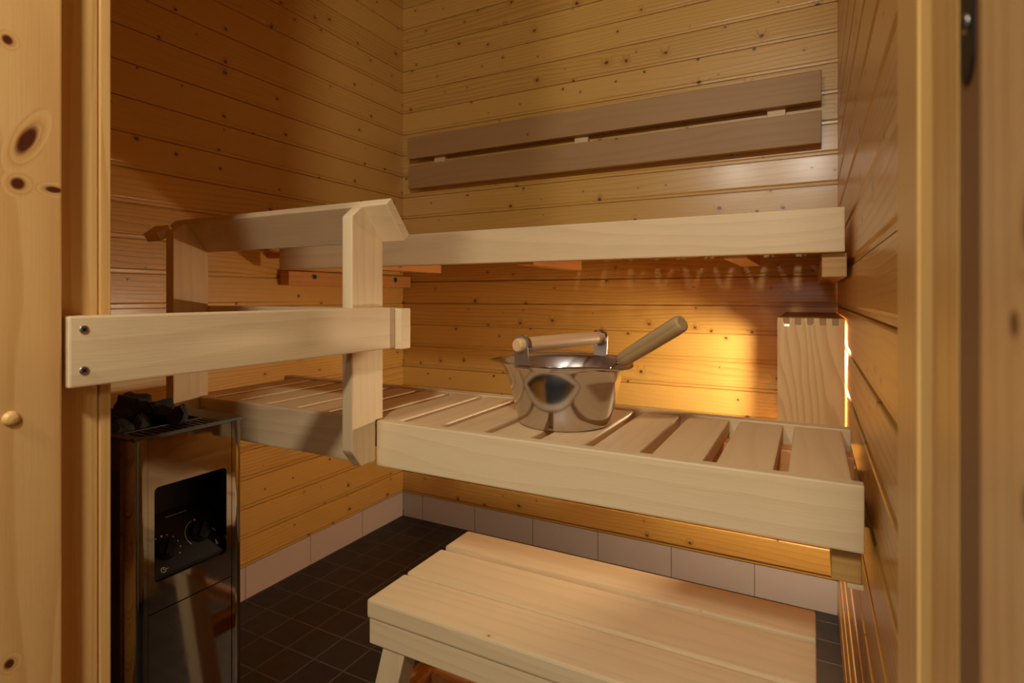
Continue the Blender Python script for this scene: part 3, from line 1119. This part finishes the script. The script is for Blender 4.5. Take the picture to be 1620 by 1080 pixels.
# ------------------------------------------------------------------ ladle resting in the bucket
L0, L1 = Vector((1.2640, -1.0310, 0.8280)), Vector((1.3690, -1.0800, 0.8930))
ld = empty('ladle', (1.20, -1.0, ZB + 0.002), 'worn wooden ladle handle leaning out over the bucket rim', 'ladle')
dl_ = (L1 - L0).normalized()
bm = rod_bm(L0, L1, [(0, 0.0070), (0.03, 0.0105), (0.12, 0.0118), (0.5, 0.0128), (0.88, 0.0130), (0.965, 0.0126), (0.99, 0.0114), (1, 0.0090)], 28)
link('handle', bm, M['old_handle'], ld)
bend = L0 - dl_ * 0.022
bm = rod_bm(bend, L0 + dl_ * 0.004, [(0, 0.0030), (1, 0.0036)], 14)
bowl_c = Vector((1.175, -0.985, ZB + 0.030))
rod_bm(bowl_c + Vector((0.028, -0.018, 0.004)), bend + dl_ * 0.002, [(0, 0.003), (1, 0.003)], 14, bm)
link('shank', bm, M['steel'], ld)
bm = bmesh.new()
prev = None
for r, z in [(0.0004, -0.018), (0.018, -0.0165), (0.028, -0.010), (0.033, 0.002), (0.034, 0.010), (0.032, 0.010), (0.031, 0.002), (0.026, -0.008), (0.017, -0.0145), (0.0004, -0.016)]:
    ring = [bm.verts.new(bowl_c + Vector((r * math.cos(2 * PI * k / 32), r * math.sin(2 * PI * k / 32), z))) for k in range(32)]
    if prev:
        for k in range(32):
            f = bm.faces.new((prev[k], prev[(k + 1) % 32], ring[(k + 1) % 32], ring[k]))
            f.smooth = True
    prev = ring
bmesh.ops.recalc_face_normals(bm, faces=bm.faces)
link('bowl', bm, M['steel'], ld)

# ------------------------------------------------------------------ step stool
st = empty('step_stool', (1.20, -1.0, 0.0), 'pale wooden step stool with a slatted top in front of the lower bench', 'stool')
SZ = 0.417
SX0, SX1 = 0.8640, 1.5350
for (y0, y1) in ((-0.9330, -0.8470), (-1.0570, -0.9480), (-1.1640, -1.0640)):
    board('top_slat', (SX0, SX1, y0, y1, SZ - 0.031, SZ), 'x', M['bench'], st, 0.004)
board('apron', (SX0 + 0.002, SX1 - 0.002, -1.1600, -1.1360, SZ - 0.0755, SZ - 0.0325), 'x', M['bench'], st, 0.002)
board('apron', (SX0 + 0.002, SX1 - 0.002, -0.8740, -0.8500, SZ - 0.0755, SZ - 0.0325), 'x', M['bench'], st, 0.002)
for xx in (SX0 + 0.05, SX1 - 0.09):
    board('cross_bearer', (xx, xx + 0.04, -1.1355, -0.8745, SZ - 0.0755, SZ - 0.0315), 'y', M['bench'], st, 0.002)


def splay_leg(xt, xb, y0, y1):
    pts = [(xt, SZ - 0.076), (xt + 0.046, SZ - 0.076), (xb + 0.046, 0.001), (xb, 0.001)]
    bm = prism_bm(pts, 'y', y0, y1, 0.002)
    uv_box(bm, 'z')
    return link('leg', bm, M['bench'], st)


splay_leg(0.892, 0.800, -1.1550, -1.1150)
splay_leg(0.892, 0.800, -0.8960, -0.8560)
splay_leg(SX1 - 0.075, SX1 - 0.02, -1.1550, -1.1150)
splay_leg(SX1 - 0.075, SX1 - 0.02, -0.8960, -0.8560)
board('stretcher', (0.857, 0.890, -1.1148, -0.8962, 0.185, 0.220), 'y', M['joist'], st, 0.002)
board('stretcher', (0.892, 1.500, -1.020, -0.990, 0.190, 0.215), 'x', M['joist'], st, 0.002)

# ------------------------------------------------------------------ floor drain
fd = empty('floor_drain', (0.705, -0.756, 0.0), 'small round dark metal floor drain beneath the stool', 'drain')
bm = bmesh.new()
def ring_bm(bm, c, r0, r1, z0, z1, n=36):
    R4 = [[bm.verts.new((c[0] + r * math.cos(2 * PI * k / n), c[1] + r * math.sin(2 * PI * k / n), z)) for k in range(n)] for r, z in ((r0, z0), (r1, z0), (r1, z1), (r0, z1))]
    for i in range(4):
        for k in range(n):
            bm.faces.new((R4[i][k], R4[i][(k + 1) % n], R4[(i + 1) % 4][(k + 1) % n], R4[(i + 1) % 4][k]))
    bmesh.ops.recalc_face_normals(bm, faces=bm.faces)
ring_bm(bm, (0.705, -0.756), 0.034, 0.042, 0.0003, 0.004)
link('rim', bm, M['darksteel'], fd)
bm = bmesh.new()
for r in (0.006, 0.014, 0.022, 0.030):
    ring_bm(bm, (0.705, -0.756), r - 0.0025, r, 0.0004, 0.003)
add_box(bm, (0.671, 0.739, -0.758, -0.754, 0.0004, 0.003))
add_box(bm, (0.703, 0.707, -0.790, -0.722, 0.0004, 0.003))
link('grate', bm, M['steel'], fd)
